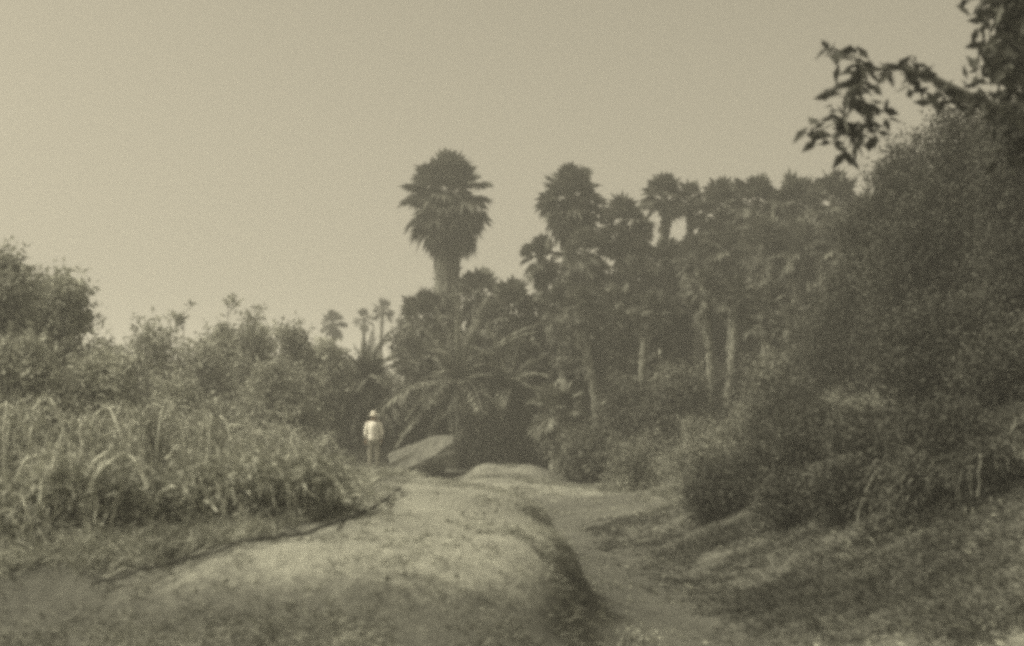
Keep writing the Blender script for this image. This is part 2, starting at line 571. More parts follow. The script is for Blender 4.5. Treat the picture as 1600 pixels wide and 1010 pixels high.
def fan_palm(label, group, px, top, Yd, crown_px, seed, n=34, skirt=1.0, skirt_n=30, lean=0.0, trunk_r=.2, lo=-50,
             squash=1.0, base_px=None, mat='palm', blade=(.40, .52), bark='palebark', seg=13):
    rng = np.random.default_rng(seed)
    Rc = crown_px / F * Yd / 2            # crown radius
    xt = wx(px, Yd)
    bx = wx(base_px, Yd) if base_px is not None else xt - lean
    z0 = gzf(bx, Yd)
    zt = wz(top, Yd) - Rc * 1.0 * squash   # heart of the crown
    root = empty('fan_palm', (bx, Yd, z0))
    tag(root, label, 'palm tree', group)
    base = np.array([bx, Yd, z0 - .1]); head = np.array([xt, Yd, zt])
    nst = 26
    path = curve_pts(base, head, (rng.uniform(-.3, .3), rng.uniform(-.2, .2), 0), nst)
    tb = MB()
    rr = np.linspace(trunk_r * 1.25, trunk_r * .8, nst) * (1 + .06 * np.sin(np.arange(nst) * 2.1))
    rr[0] *= 1.25
    tube(tb, path, rr, 10, jit=.06, rng=rng)
    # old leaf bases ringing the stem
    m = int(60 * min(1.5, np.linalg.norm(head - base) / 6))
    for k in range(m):
        t = k / m; p = path[min(nst - 1, int(t * (nst - 1)))]
        a = k * 2.4
        o_ = np.array([math.cos(a), math.sin(a), 0])
        tube(tb, [p + o_ * trunk_r * .8, p + o_ * trunk_r * 1.15 + (0, 0, .14)], [.045, .02], 4)
    tb.build('trunk', M[bark], root)
    cb = MB()
    for k in range(n):
        f = (k + .5) / n
        el = R(88 + (lo - 88) * f ** .85) + rng.normal(0, .2)
        az = k * 2.39996 + rng.normal(0, .4)
        d = np.array([math.cos(az) * math.cos(el), math.sin(az) * math.cos(el), math.sin(el)])
        rb = Rc * rng.uniform(*blade)
        lp = (Rc - rb * .8) * rng.uniform(.85, 1.1) * (1 if el > 0 else .9)
        d[2] *= squash
        fan_leaf(cb, head + (0, 0, -.12 * Rc * f), d, lp, rb, rng, seg, droop=.15 + .45 * f)
    cb.build('crown', M[mat], root)
    if skirt > 0:
        sb = MB()
        for k in range(skirt_n):
            f = (k + .5) / skirt_n
            az = k * 2.39996 + rng.normal(0, .3)
            tpos = 1 - f * skirt * .9
            p = path[int(tpos * (nst - 1))]
            out = rng.uniform(.25, .65) * (1.25 - .4 * f)
            d = np.array([math.cos(az) * out, math.sin(az) * out, -1.0])
            fan_leaf(sb, p, d, Rc * .35 * rng.uniform(.7, 1.2), Rc * rng.uniform(.3, .42), rng, 9, droop=.5, span=1.0, fold=.5)
        sb.build('dead_skirt', M['deadpalm'], root)
    return root


def feather_palm(label, group, px, base_py, Yd, frond, seed, n=22, trunk_h=.6, mat='feather', name='feather_palm', el0=86, el1=5, z=None):
    rng = np.random.default_rng(seed)
    x = wx(px, Yd); z0 = gzf(x, Yd)
    root = empty(name, (x, Yd, z0))
    tag(root, label, 'palm tree', group)
    zt = wz(base_py, Yd)
    head = np.array([x, Yd, zt])
    tb = MB()
    tube(tb, curve_pts((x, Yd, z0 - .1), head, (.05, 0, 0), 9), np.linspace(.3, .2, 9), 10, jit=.12, rng=rng)
    for k in range(40):
        a = k * 2.4; t = k / 40
        p = np.array([x, Yd, z0 + (zt - z0) * t]); o_ = np.array([math.cos(a), math.sin(a), 0])
        tube(tb, [p + o_ * .2, p + o_ * .36 + (0, 0, .16)], [.06, .03], 4)
    tb.build('trunk', M['bark'], root)
    for part, cnt, e0, e1, mm in (('crown', n, el0, el1, mat), ('dead_fronds', n // 2, -5, -50, 'deadpalm')):
        cb = MB()
        for k in range(cnt):
            f = (k + .5) / cnt
            el = R(e0 + (e1 - e0) * f) + rng.normal(0, .1)
            az = k * 2.39996 + rng.normal(0, .25)
            Lf = frond * rng.uniform(.6, 1.15) * (.8 if part != 'crown' else 1)
            m = 15
            d = np.array([math.cos(az) * math.cos(el), math.sin(az) * math.cos(el), math.sin(el)])
            pts = [head.copy()]
            cur = d.copy()
            for s_ in range(m):
                cur = unit(cur + np.array([0, 0, -.050 - .05 * f]))
                pts.append(pts[-1] + cur * Lf / m)
            pts = np.array(pts)
            tube(cb, pts, np.linspace(.035, .008, m + 1), 3, cap=False)
            tt = np.repeat(np.linspace(.12, 1, 34), 2)
            sgn = np.tile([1, -1], 34)
            ii = tt * m; i0 = np.minimum(ii.astype(int), m - 1); fr = (ii - i0)[:, None]
            P = pts[i0] * (1 - fr) + pts[i0 + 1] * fr
            T = unit(pts[i0 + 1] - pts[i0])
            sd = unit(np.cross(T, np.array([0, 0, 1.0]) + .01))
            D = unit(T * .75 + sd * sgn[:, None] * 1.0 + np.array([0, 0, .15]) + rng.normal(0, .1, P.shape))
            Ll = (Lf * .17 * np.sin(PI * np.clip(tt, .1, .97)) ** .5 * rng.uniform(.85, 1.1, len(tt)))[:, None]
            Wd = unit(np.cross(D, np.array([0, 0, 1.0]))) * .034
            zd = np.array([0, 0, 1.0])
            v = np.stack([P, P + D * Ll * .5 + Wd, P + D * Ll - zd * Ll * .25, P + D * Ll * .5 - Wd], 1)
            cb.add(v.reshape(-1, 3), np.arange(len(v) * 4).reshape(-1, 4))
        cb.build(part, M[mm], root)
    return root


def bramble(label, px, Yd, wpx, h, seed, canes=22, nleaf=1500, dens=1.0, group='tangled brambles left of the sand bank', mat='brush'):
    """arching pale canes that rise and fall back over a low tangle of leaves"""
    rng = np.random.default_rng(seed)
    x = wx(px, Yd); z0 = gzf(x, Yd); W = wpx / F * Yd
    root = empty('bramble_bush', (x, Yd, z0))
    tag(root, label, 'bush', group)
    cb = MB(); lp = []
    for k in range(canes):
        a = rng.uniform(0, 2 * PI)
        o_ = np.array([math.cos(a), math.sin(a) * .8, 0])
        b0 = np.array([x, Yd, 0]) + o_ * W * rng.uniform(-.35, .3)
        L = W * rng.uniform(.3, .75)
        hh = h * rng.uniform(.6, 1.25)
        t = np.linspace(0, 1, 12)
        sw = rng.normal(0, .12) * W
        pp = np.stack([b0[0] + o_[0] * L * t ** 1.2 - o_[1] * sw * t ** 2, b0[1] + o_[1] * L * t ** 1.2 + o_[0] * sw * t ** 2,
                       hh * np.sin(PI * np.clip(t * rng.uniform(.72, .97), 0, 1)) ** .8], 1)
        pp[:, 2] += gz(pp[:, 0], pp[:, 1]) - .03
        pp[1:] += rng.normal(0, .015, (11, 3))
        tube(cb, pp, np.linspace(.022, .009, 12) * rng.uniform(.6, 1.25), 4, cap=False)
        lp.append(pp)
    cb.build('canes', M['cane' if mat == 'brush' else 'bark'], root)
    lp = np.concatenate(lp)
    fb = MB()
    nl = int(nleaf * dens)
    P = lp[rng.integers(0, len(lp), nl)] + rng.normal(0, .10, (nl, 3))
    c2 = rng.uniform(-1, 1, (nl, 3)) * (W * .62, W * .55, 0)
    Q = np.array([x, Yd, 0]) + c2
    e = np.clip(1 - (c2[:, 0] / (W * .62)) ** 2 - (c2[:, 1] / (W * .55)) ** 2, 0, 1)
    Q[:, 2] = gz(Q[:, 0], Q[:, 1]) + h * .75 * e ** .8 * rng.uniform(0, 1, nl) ** .8 * (.75 + .35 * vnoise(Q[:, 0], Q[:, 1], .5, 21))
    g = gz(P[:, 0], P[:, 1]); P[:, 2] = np.maximum(P[:, 2], g + .02)
    leaves(fb, np.concatenate([P, Q]), .075, rng, aspect=.42)
    fb.build('leaves', M[mat], root)
    return root


# ------------------------------------------------------------------ fan palms
fan_palm('tallest fan palm, standing alone against the sky at the centre', None, 701, 221, 58, 156, 11, n=88, skirt=1.0,
         skirt_n=190, trunk_r=.58, lo=-66, bark='bark', squash=1.15, base_px=706, seg=15)
SK = 'fan palms along the skyline of the grove'
for a in [
    ('second tallest fan palm, with a shaggy head above the left end of the grove', 893, 252, 54, 84, 12, 46, 1.0, 60, .34, -65),
    ('short round-headed fan palm jutting out at the left edge of the grove', 846, 366, 53, 56, 13, 26, .5, 20, .22, -40),
    ('fan palm with a broad head below and right of the shaggy palm', 975, 300, 55, 78, 14, 30, .6, 26, .24, -45),
    ('fan palm whose wide upturned head pokes up alone right of the skyline gap', 1038, 268, 57, 62, 15, 26, .4, 20, .2, -20),
    ('small thin fan palm just right of the lone upturned head', 1078, 282, 58, 44, 16, 20, .3, 14, .17, -25),
    ('fan palm with a ragged head above the two pale trunks', 1124, 277, 56, 76, 17, 30, .5, 24, .22, -45),
    ('fan palm with a flat dark head near the middle of the grove skyline', 1182, 268, 55, 78, 18, 32, .5, 24, .22, -45),
    ('fan palm with a domed head, second from the right on the grove skyline', 1242, 264, 54, 74, 19, 32, .5, 24, .22, -45),
    ('wide fan palm, rightmost on the grove skyline beside the sky notch', 1303, 259, 52, 84, 20, 34, .6, 26, .22, -50),
    ('bushy low fan palm close against the right of the tallest palm trunk', 748, 414, 56, 70, 21, 28, .5, 20, .22, -45),
    ('broad low fan palm in the gap between the tallest palm and the grove', 803, 430, 52, 92, 22, 34, .6, 26, .24, -50),
    ('low fan palm leaning out left of the tallest palm trunk', 667, 448, 55, 74, 23, 30, .6, 24, .22, -50),
]:
    lab, px, top, Yd, cw, sd, n, skt, sn, tr, lo = a
    fan_palm(lab, SK, px, top - 6, Yd, cw * 1.4, sd, n=int(n * 1.25), skirt=1.0, skirt_n=70, trunk_r=tr, lo=lo - 10, squash=1.1, bark='bark', blade=(.46, .60))
for i_, (lab, px, top, Yd, cw) in enumerate([
    ('fan palm directly below the shaggy second tallest palm', 915, 345, 52, 96),
    ('fan palm filling the dip between the shaggy palm and the lone upturned head', 985, 388, 53, 104),
    ('fan palm just under the lone upturned head', 1040, 362, 54, 98),
    ('dark fan palm below the ragged head, over the left pale trunk', 1090, 352, 53, 96),
    ('dark fan palm below the ragged head, over the right pale trunk', 1140, 338, 51, 100),
    ('fan palm under the flat dark head of the skyline', 1192, 326, 50, 104),
    ('fan palm under the domed head of the skyline', 1250, 330, 49, 108),
    ('fan palm under the wide rightmost skyline head', 1312, 325, 47, 112),
    ('fan palm in the skyline notch against the great hill tree', 1358, 292, 46, 96),
    ('lower fan palm in the deep shade left of the leaning pale trunk', 880, 428, 49, 96),
    ('lower fan palm in the deep shade right of the leaning pale trunk', 962, 432, 48, 104),
    ('lower fan palm in the middle of the grove, left of the two pale trunks', 1030, 440, 47, 104),
    ('lower fan palm right of the two pale trunks', 1200, 425, 45, 110),
    ('lower fan palm at the right end of the grove against the hill', 1275, 430, 43, 110),
    ('fan palm low behind the dome palm with hanging dry leaves', 905, 510, 46, 90),
    ('fan palm low in the grove middle above the low leafy trees', 985, 515, 45, 96),
    ('low fan palm hugging the foot of the tallest palm on its left', 655, 520, 52, 88),
    ('low fan palm hugging the foot of the tallest palm on its right', 742, 500, 51, 88),
    ('low fan palm between the drooping feather palm and the dome palm', 820, 520, 48, 92),
    ('low ragged fan palm behind the small feather palm', 540, 560, 56, 70),
]):
    fan_palm(lab, 'lower fan palms inside the grove', px, top, Yd, cw, 800 + i_, n=34, skirt=1.0 if top < 400 else .4, skirt_n=64 if top < 400 else 26, trunk_r=.18, lo=-62,
             squash=1.1, bark='bark' if top < 400 else 'palebark', blade=(.44, .58))
for lab, px, top, Yd, cw, sd, n, tr, ln in [
    ('leftmost of the three small distant palms on the skyline, fullest head', 521, 482, 92, 48, 31, 24, .16, .3),
    ('middle one of the three small distant palms, with a small lopsided head', 569, 480, 96, 38, 32, 17, .13, -.2),
    ('rightmost and tallest of the three small distant palms, thin bare stem', 598, 464, 94, 42, 33, 17, .13, .4),
]:
    fan_palm(lab, 'small distant palms left of the tallest palm', px, top, Yd, cw, sd, n=n, skirt=0, trunk_r=tr, lo=-35, lean=ln, seg=9, bark='bark')
for lab, px, top, Yd, cw, sd, n, tr, bpx in [
    ('palm with a long pale leaning trunk in front of the dark grove', 905, 440, 45, 90, 41, 26, .13, 938),
    ('palm with a straight pale trunk, left one of the two in the grove', 1098, 410, 43, 80, 42, 24, .125, 1112),
    ('palm with a slim pale trunk halfway between the leaning trunk and the straight pair', 1012, 448, 44, 76, 44, 22, .12, 1004),
    ('palm with a slim slightly bent pale trunk beside the leaning one', 968, 470, 45, 70, 45, 22, .11, 976),
    ('palm with a slim pale trunk right of the straight pair, near the slope', 1192, 448, 42, 76, 46, 22, .12, 1186),
    ('palm with the rightmost slim pale trunk, half sunk in the slope bushes', 1232, 470, 41, 70, 47, 22, .11, 1226),
    ('palm with a straight pale trunk, right one of the two in the grove', 1150, 425, 42.5, 76, 43, 24, .12, 1132),
]:
    fan_palm(lab, 'pale trunked palms inside the grove', px, top, Yd, cw, sd, n=n, skirt=.35, skirt_n=14, trunk_r=tr, lo=-45, base_px=bpx)
# low dome of hanging fans at the foot of the grove
fan_palm('squat young fan palm whose drooping dry fans form a dome on the sand edge', None, 868, 588, 42, 104, 51, n=44, skirt=1.0,
         skirt_n=60, trunk_r=.22, lo=-70, mat='deadpalm')

feather_palm('small feather palm with upright spiky fronds behind the standing man', 'feather palms at the centre', 574, 600, 47.5, 1.9, 61, n=30, el1=22)
feather_palm('large feather palm with long arching fronds behind the tilted rock slab', 'feather palms at the centre', 716, 606, 46, 3.3, 62, n=40, el1=4)
feather_palm('feather palm with drooping fronds between the big one and the dome palm', 'feather palms at the centre', 796, 612, 45.5, 2.3, 63, n=22, el1=-5)

# ------------------------------------------------------------------ left thicket
TG = 'leafy trees of the left thicket'
for lab, px, top, Yd, w, n, sd, shp in [
    ('tallest dark tree of the left thicket, cut by the photo edge', -8, 398, 26, 150, 15000, 101, 'tall'),
    ('leafy tree with a lumpy top, second from the edge in the left thicket', 62, 436, 28, 120, 12000, 102, 'tall'),
    ('leafy tree whose straight side drops steeply to the thicket dip', 112, 442, 27, 82, 10000, 103, 'tall'),
    ('low bush in the skyline dip right of the steep sided tree', 168, 535, 30, 117, 8000, 104, 'round'),
    ('round topped tree just right of the skyline dip', 226, 502, 38, 119, 9000, 105, 'round'),
    ('loose tree with open twigs and sky holes in the thicket', 302, 536, 40, 130, 7000, 106, 'round'),
    ('small dark topped tree right of the open twiggy one', 350, 512, 42, 85, 6000, 107, 'round'),
    ('peaked tree below the pale thin stalks of the thicket', 402, 506, 41, 101, 7500, 108, 'cone'),
    ('narrow square headed tree near the three distant palms', 458, 510, 44, 72, 6000, 109, 'tall'),
    ('leafy tree under the leftmost distant palm', 510, 535, 47, 84, 8500, 110, 'round'),
    ('low dark tree filling the front middle of the left thicket', 150, 560, 24, 150, 12000, 111, 'round'),
    ('low dark tree behind the bramble arches', 290, 580, 32, 150, 11000, 112, 'round'),
    ('broad low tree at the right end of the left thicket', 430, 575, 38, 150, 11000, 113, 'round'),
    ('tree in the front of the thicket at the photo edge', 20, 540, 22, 160, 12000, 114, 'round'),
]:
    bush('thicket_tree', lab, 'tree', TG, px, top, Yd, w, 'thicket', n, .075 + .0022 * Yd, sd, shape=shp, nb=13, spread=.26)

# ------------------------------------------------------------------ the grove behind and right
GG = 'leafy trees of the dark grove'
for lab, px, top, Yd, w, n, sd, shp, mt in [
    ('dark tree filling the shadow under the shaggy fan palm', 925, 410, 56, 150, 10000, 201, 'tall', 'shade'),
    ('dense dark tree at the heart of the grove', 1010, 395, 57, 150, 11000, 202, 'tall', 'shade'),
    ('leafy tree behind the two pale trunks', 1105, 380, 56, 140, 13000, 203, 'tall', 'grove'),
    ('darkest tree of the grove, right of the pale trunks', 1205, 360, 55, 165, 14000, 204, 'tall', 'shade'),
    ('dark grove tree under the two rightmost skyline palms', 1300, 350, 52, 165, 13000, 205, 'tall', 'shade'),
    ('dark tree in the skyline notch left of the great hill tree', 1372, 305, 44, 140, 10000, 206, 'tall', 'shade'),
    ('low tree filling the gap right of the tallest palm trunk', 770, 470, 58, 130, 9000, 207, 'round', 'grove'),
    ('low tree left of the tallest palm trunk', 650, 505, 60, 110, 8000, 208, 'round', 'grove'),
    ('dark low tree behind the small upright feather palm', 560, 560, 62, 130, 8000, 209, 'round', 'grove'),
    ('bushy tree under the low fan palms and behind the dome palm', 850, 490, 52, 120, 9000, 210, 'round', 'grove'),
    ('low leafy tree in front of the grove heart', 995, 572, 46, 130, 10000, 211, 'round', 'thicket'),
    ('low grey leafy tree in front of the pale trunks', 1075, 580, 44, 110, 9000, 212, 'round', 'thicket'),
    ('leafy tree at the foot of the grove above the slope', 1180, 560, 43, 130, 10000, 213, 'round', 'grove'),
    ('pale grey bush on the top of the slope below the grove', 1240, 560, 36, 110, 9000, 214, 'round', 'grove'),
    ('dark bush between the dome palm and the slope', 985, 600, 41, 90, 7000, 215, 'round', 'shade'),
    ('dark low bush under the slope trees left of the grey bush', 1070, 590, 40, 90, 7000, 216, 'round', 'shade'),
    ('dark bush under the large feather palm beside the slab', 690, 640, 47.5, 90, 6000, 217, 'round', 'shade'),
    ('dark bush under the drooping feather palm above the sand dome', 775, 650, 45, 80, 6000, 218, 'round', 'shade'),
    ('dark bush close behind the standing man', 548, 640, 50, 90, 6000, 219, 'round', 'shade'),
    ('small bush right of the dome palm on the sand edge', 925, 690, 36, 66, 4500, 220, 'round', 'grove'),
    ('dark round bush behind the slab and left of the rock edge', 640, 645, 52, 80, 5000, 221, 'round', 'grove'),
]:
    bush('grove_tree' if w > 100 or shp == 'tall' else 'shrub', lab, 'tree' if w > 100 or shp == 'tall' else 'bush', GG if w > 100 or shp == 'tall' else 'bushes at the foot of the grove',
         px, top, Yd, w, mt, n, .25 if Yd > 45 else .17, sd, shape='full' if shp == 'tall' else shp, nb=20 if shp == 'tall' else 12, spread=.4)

# ------------------------------------------------------------------ dark trees and shrubs on the right hill
HG = 'dark trees on the right hill'
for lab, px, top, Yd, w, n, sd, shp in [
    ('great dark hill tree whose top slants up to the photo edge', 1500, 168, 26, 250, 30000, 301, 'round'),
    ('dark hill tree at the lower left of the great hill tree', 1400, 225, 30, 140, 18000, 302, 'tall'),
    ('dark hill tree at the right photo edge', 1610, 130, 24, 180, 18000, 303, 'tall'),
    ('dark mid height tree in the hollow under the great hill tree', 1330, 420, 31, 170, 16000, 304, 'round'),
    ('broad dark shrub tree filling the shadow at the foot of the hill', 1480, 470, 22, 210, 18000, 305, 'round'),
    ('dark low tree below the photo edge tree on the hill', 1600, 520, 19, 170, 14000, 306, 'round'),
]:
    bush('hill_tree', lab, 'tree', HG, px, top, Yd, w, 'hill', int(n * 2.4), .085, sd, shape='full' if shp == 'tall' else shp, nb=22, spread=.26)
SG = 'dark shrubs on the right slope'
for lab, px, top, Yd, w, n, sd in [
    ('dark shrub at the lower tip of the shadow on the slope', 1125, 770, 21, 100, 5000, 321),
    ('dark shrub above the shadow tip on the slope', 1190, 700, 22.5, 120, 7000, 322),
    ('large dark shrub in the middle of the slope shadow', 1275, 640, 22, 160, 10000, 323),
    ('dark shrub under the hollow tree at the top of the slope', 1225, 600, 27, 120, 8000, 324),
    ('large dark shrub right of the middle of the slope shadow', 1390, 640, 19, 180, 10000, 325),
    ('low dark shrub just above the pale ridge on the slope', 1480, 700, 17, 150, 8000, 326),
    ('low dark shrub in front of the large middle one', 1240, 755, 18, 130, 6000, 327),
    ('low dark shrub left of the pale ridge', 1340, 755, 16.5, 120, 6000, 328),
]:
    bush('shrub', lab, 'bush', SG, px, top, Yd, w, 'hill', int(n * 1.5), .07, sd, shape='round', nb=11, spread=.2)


# ------------------------------------------------------------------ near tree at the right edge with its overhanging branch
def near_tree():
    rng = np.random.default_rng(401)
    Yd = 12.0
    x0 = wx(1740, Yd); z0 = gzf(x0, Yd)
    root = empty('overhanging_tree', (x0, Yd, z0))
    tag(root, 'large leaved tree at the upper right corner with a thin branch hanging into the sky', 'tree')
    tb = MB(); lb = MB()
    P = lambda px, py, y=Yd: np.array([wx(px, y), y, wz(py, y)])
    fork = P(1720, 330)
    tube(tb, curve_pts((x0, Yd, z0 - .1), fork, (.15, .1, 0), 10), np.linspace(.2, .13, 10), 12, jit=.08, rng=rng)

    def limb(pts, r0, r1, s=6):
        tube(tb, np.array(pts), np.linspace(r0, r1, len(pts)), s)

    def spray(p, n=7, size=.2, out=.1):
        d = rng.normal(0, 1, (n, 3)) * (.9, .7, .55) + (0, 0, -.35)
        leaves(lb, p + rng.normal(0, out * .5, (n, 3)), size, rng, d=d, aspect=.42, jitter=.3)
        for k in range(n // 2):
            pass

    main = [fork, P(1650, 240, 12.1), P(1575, 175, 12), P(1510, 150, 11.9), P(1450, 120, 11.8), P(1400, 104, 11.7), P(1350, 112, 11.7)]
    limb(main, .07, .014)
    a = [main[-1], P(1335, 90, 11.7), P(1300, 74, 11.7)]
    b = [main[-1], P(1345, 150, 11.6), P(1320, 185, 11.6), P(1280, 205, 11.6)]
    c = [b[1], P(1365, 180, 11.7), P(1350, 215, 11.7)]
    e = [b[2], P(1325, 205, 11.5), P(1318, 222, 11.5)]
    for w_ in (a, b, c, e):
        limb(w_, .014, .005, 4)
    for px, py, n in [(1293, 74, 5), (1312, 82, 4), (1335, 88, 8), (1345, 105, 8), (1330, 118, 6), (1355, 125, 8), (1362, 100, 5), (1318, 150, 6),
                      (1338, 158, 8), (1310, 170, 5), (1352, 172, 6), (1272, 205, 6), (1285, 198, 5), (1305, 208, 8), (1328, 215, 9), (1345, 208, 6),
                      (1372, 188, 6), (1380, 180, 4), (1332, 228, 5), (1362, 212, 5), (1400, 112, 6), (1420, 106, 7), (1440, 118, 7), (1418, 128, 5),
                      (1455, 138, 8), (1470, 150, 7), (1482, 160, 6), (1498, 148, 6), (1512, 138, 5), (1520, 160, 6), (1535, 150, 6), (1462, 122, 4)]:
        spray(P(px, py, 11.7 + rng.normal(0, .12)), n, .17, .09)
    # crown body at the corner and above the frame
    blobs = [(P(1640, 120, 12.2), (.5, .6, .8)), (P(1660, -20, 12.4), (.62, .8, .7)), (P(1640, 30, 11.8), (.42, .6, .5)),
             (P(1780, -60, 12.0), (1.0, 1.1, 1.0)), (P(1700, 200, 12.6), (.5, .6, .5)), (P(1800, 120, 12), (.8, .8, .8)),
             (P(1900, -40, 11.5), (1.2, 1.2, 1.2)), (P(1820, -180, 12), (1.2, 1.3, .8)), (P(1590, -10, 12), (.22, .3, .25)),
             (P(1580, 90, 12), (.16, .3, .25))]
    for c_, r_ in blobs:
        limb(curve_pts(fork, c_, rng.normal(0, .2, 3), 7), .08, .015, 6)
    foliage(lb, blobs, 11000, .16, rng, sprig=6, spread=.16, shell=.45, droop=.5)
    tb.build('trunk', M['bark'], root)
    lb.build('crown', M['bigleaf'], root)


near_tree()


# ------------------------------------------------------------------ stalks above the thicket
def stalk(label, px, top, base_py, Yd, seed, arms):
    rng = np.random.default_rng(seed)
    x = wx(px, Yd); z0 = gzf(x, Yd); zt = wz(top, Yd)
    root = empty('tall_stalk_plant', (x, Yd, z0))
    tag(root, label, 'plant', 'thin stalks rising above the thicket')
    tb = MB(); lb = MB()
    top_p = np.array([x, Yd, zt])
    tube(tb, curve_pts((x, Yd, z0 - .05), top_p, rng.normal(0, .12, 3) * (1, 1, 0), 9), np.linspace(.03, .009, 9), 5)
    for k in range(arms):
        f = rng.uniform(.0, .35)
        b = np.array([x, Yd, zt - f * (zt - z0) * .4])
        a = rng.uniform(0, 2 * PI)
        e = b + np.array([math.cos(a) * .25, math.sin(a) * .2, rng.uniform(.1, .35)])
        tube(tb, curve_pts(b, e, (0, 0, -.08), 5), np.linspace(.01, .005, 5), 4)
        leaves(lb, e + rng.normal(0, .06, (9, 3)), .17, rng, d=rng.normal(0, 1, (9, 3)) * (.7, .7, .6) + (0, 0, .5), aspect=.4)
    tb.build('stem', M['bark'], root)
    lb.build('leaves', M['thicket'], root)


stalk('tall thin stalk with a forked tuft standing clear above the thicket', 357, 470, 560, 39, 501, 5)
stalk('thin leaning stalk above the open twiggy tree', 287, 485, 560, 38, 502, 7)
stalk('short thin stalk left of the leaning one above the twiggy tree', 266, 497, 560, 38, 503, 5)
stalk('feathery stalk over the peaked thicket tree', 398, 494, 560, 40, 504, 7)
stalk('faint short stalk just left of the feathery one', 378, 497, 560, 40, 505, 4)

# ------------------------------------------------------------------ brambles on the left flat
k = 0
rr_ = (1.0, .82, 1.15, .9, 1.08)
for lab, px, Yd, w, h in [
    ('pale bramble at the photo edge in the nearest row', -10, 15.5, 190, .75),
    ('pale bramble, second from the edge in the nearest row', 95, 16, 180, .70),
    ('low bramble touching the far end of the dark stem', 205, 17, 170, .62),
    ('low bramble right above the middle of the dark stem', 305, 18.5, 160, .60),
    ('low bramble beside the dark stem near the bank crest', 400, 20.5, 150, .62),
    ('small bramble where the dark stem ends below the standing man', 480, 23.5, 130, .66),
    ('bramble with high arches at the photo edge in the second row', 10, 19.5, 170, 1.15),
    ('bramble with big round arches below the dark thicket trees', 120, 20, 170, 1.25),
    ('bramble with a wide hoop of canes in the middle of the flat', 225, 21.5, 170, 1.2),
    ('bramble with tangled arches left of the bank crest', 325, 23.5, 150, 1.15),
    ('bramble with dense leaves beside the bank crest', 420, 26, 130, 1.1),
    ('bramble leaning on the sand hump below the standing man', 468, 31, 84, 1.0),
    ('tall bramble at the photo edge in the back row', 40, 23, 150, 1.6),
    ('tall bramble with a broken hoop in the back row', 150, 24.5, 150, 1.6),
    ('tall bramble in the middle of the back row', 250, 27, 150, 1.6),
    ('tall bramble in the back row left of the sand hump', 345, 30, 130, 1.6),
    ('tall bramble at the right end of the back row', 440, 33, 120, 1.5),
    ('dark leaved bramble directly left of the sand hump', 464, 38, 66, 1.2),
]:
    k += 1
    if k < 7: Yd = float(np.interp(px, [128, 180, 260, 330, 400, 460, 505], STEM[:7, 1])) + .75 + .04 * w / F * Yd * 10
    h = h * (.80 if k < 7 else .92 if k < 13 else .78)
    bramble(lab, px, Yd, w, h * rr_[k % 5], 600 + k, canes=34, nleaf=2300)
for lab, px, Yd, w, h in [
    ('straggling bramble at the toe of the right slope', 985, 30.5, 80, .9),
    ('straggling bramble halfway up the right slope', 1080, 32, 110, 1.0),
    ('straggling bramble under the pale grey slope bush', 1160, 31, 110, 1.1),
    ('low bramble against the sand edge of the right slope', 1100, 26, 90, .7),
    ('bramble on the pale ridge at the photo edge', 1530, 14.5, 130, .55),
    ('bramble lower down the pale ridge', 1420, 14.8, 120, .5),
]:
    k += 1
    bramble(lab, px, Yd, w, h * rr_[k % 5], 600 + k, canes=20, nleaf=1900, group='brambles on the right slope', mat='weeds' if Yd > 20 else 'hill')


rg = np.random.default_rng(900)


def scatter(n, x0, x1, y0, y1, dens):
    x = rg.uniform(x0, x1, n); y = rg.uniform(y0, y1, n)
    keep = rg.uniform(0, 1, n) < dens(x, y)
    return np.stack([x, y], 1)[keep]



# ------------------------------------------------------------------ rocks
def rock(name, label, group, c, size, seed, rot=(0, 0, 0), flatness=1.0):
    rng = np.random.default_rng(seed)
    bm_ = __import__('bmesh').new()
    __import__('bmesh').ops.create_icosphere(bm_, subdivisions=5, radius=1)
    v = np.array([x.co[:] for x in bm_.verts])
    f = np.array([[q_.index for q_ in p.verts] for p in bm_.faces])
    bm_.free()
    if flatness < 1:
        cu = v / np.abs(v).max(axis=1)[:, None]
        v = v * .10 + cu * .86
        v[:, 0] *= 1 + .12 * v[:, 1]
    # facet with a few cutting planes
    for _ in range(16 if flatness == 1 else 3):
        nrm = unit(rng.normal(0, 1, 3) * (1, 1, 1 if flatness == 1 else .15)); dd = rng.uniform(.62, .85) * (1 if flatness == 1 else 1.15)
        s_ = v @ nrm - dd
        v = v - np.where(s_ > 0, s_, 0)[:, None] * nrm * .92
    nz_ = vnoise(v[:, 0] * 3 + v[:, 2] * 2, v[:, 1] * 3 - v[:, 2], .6, seed % 17) * .04 + vnoise(v[:, 0] * 9, v[:, 1] * 9 + v[:, 2] * 7, .6, 3) * .015
    v = v * (1 + nz_)[:, None] * np.array(size)
    from mathutils import Euler
    Rm = np.array(Euler(rot).to_matrix())
    v = v @ Rm.T
    mb = MB()
    mb.add(v, t=f)
    o = mb.build(name, M['stone'], smooth=False)
    o.location = c
    tag(o, label, 'rock', group)
    return o


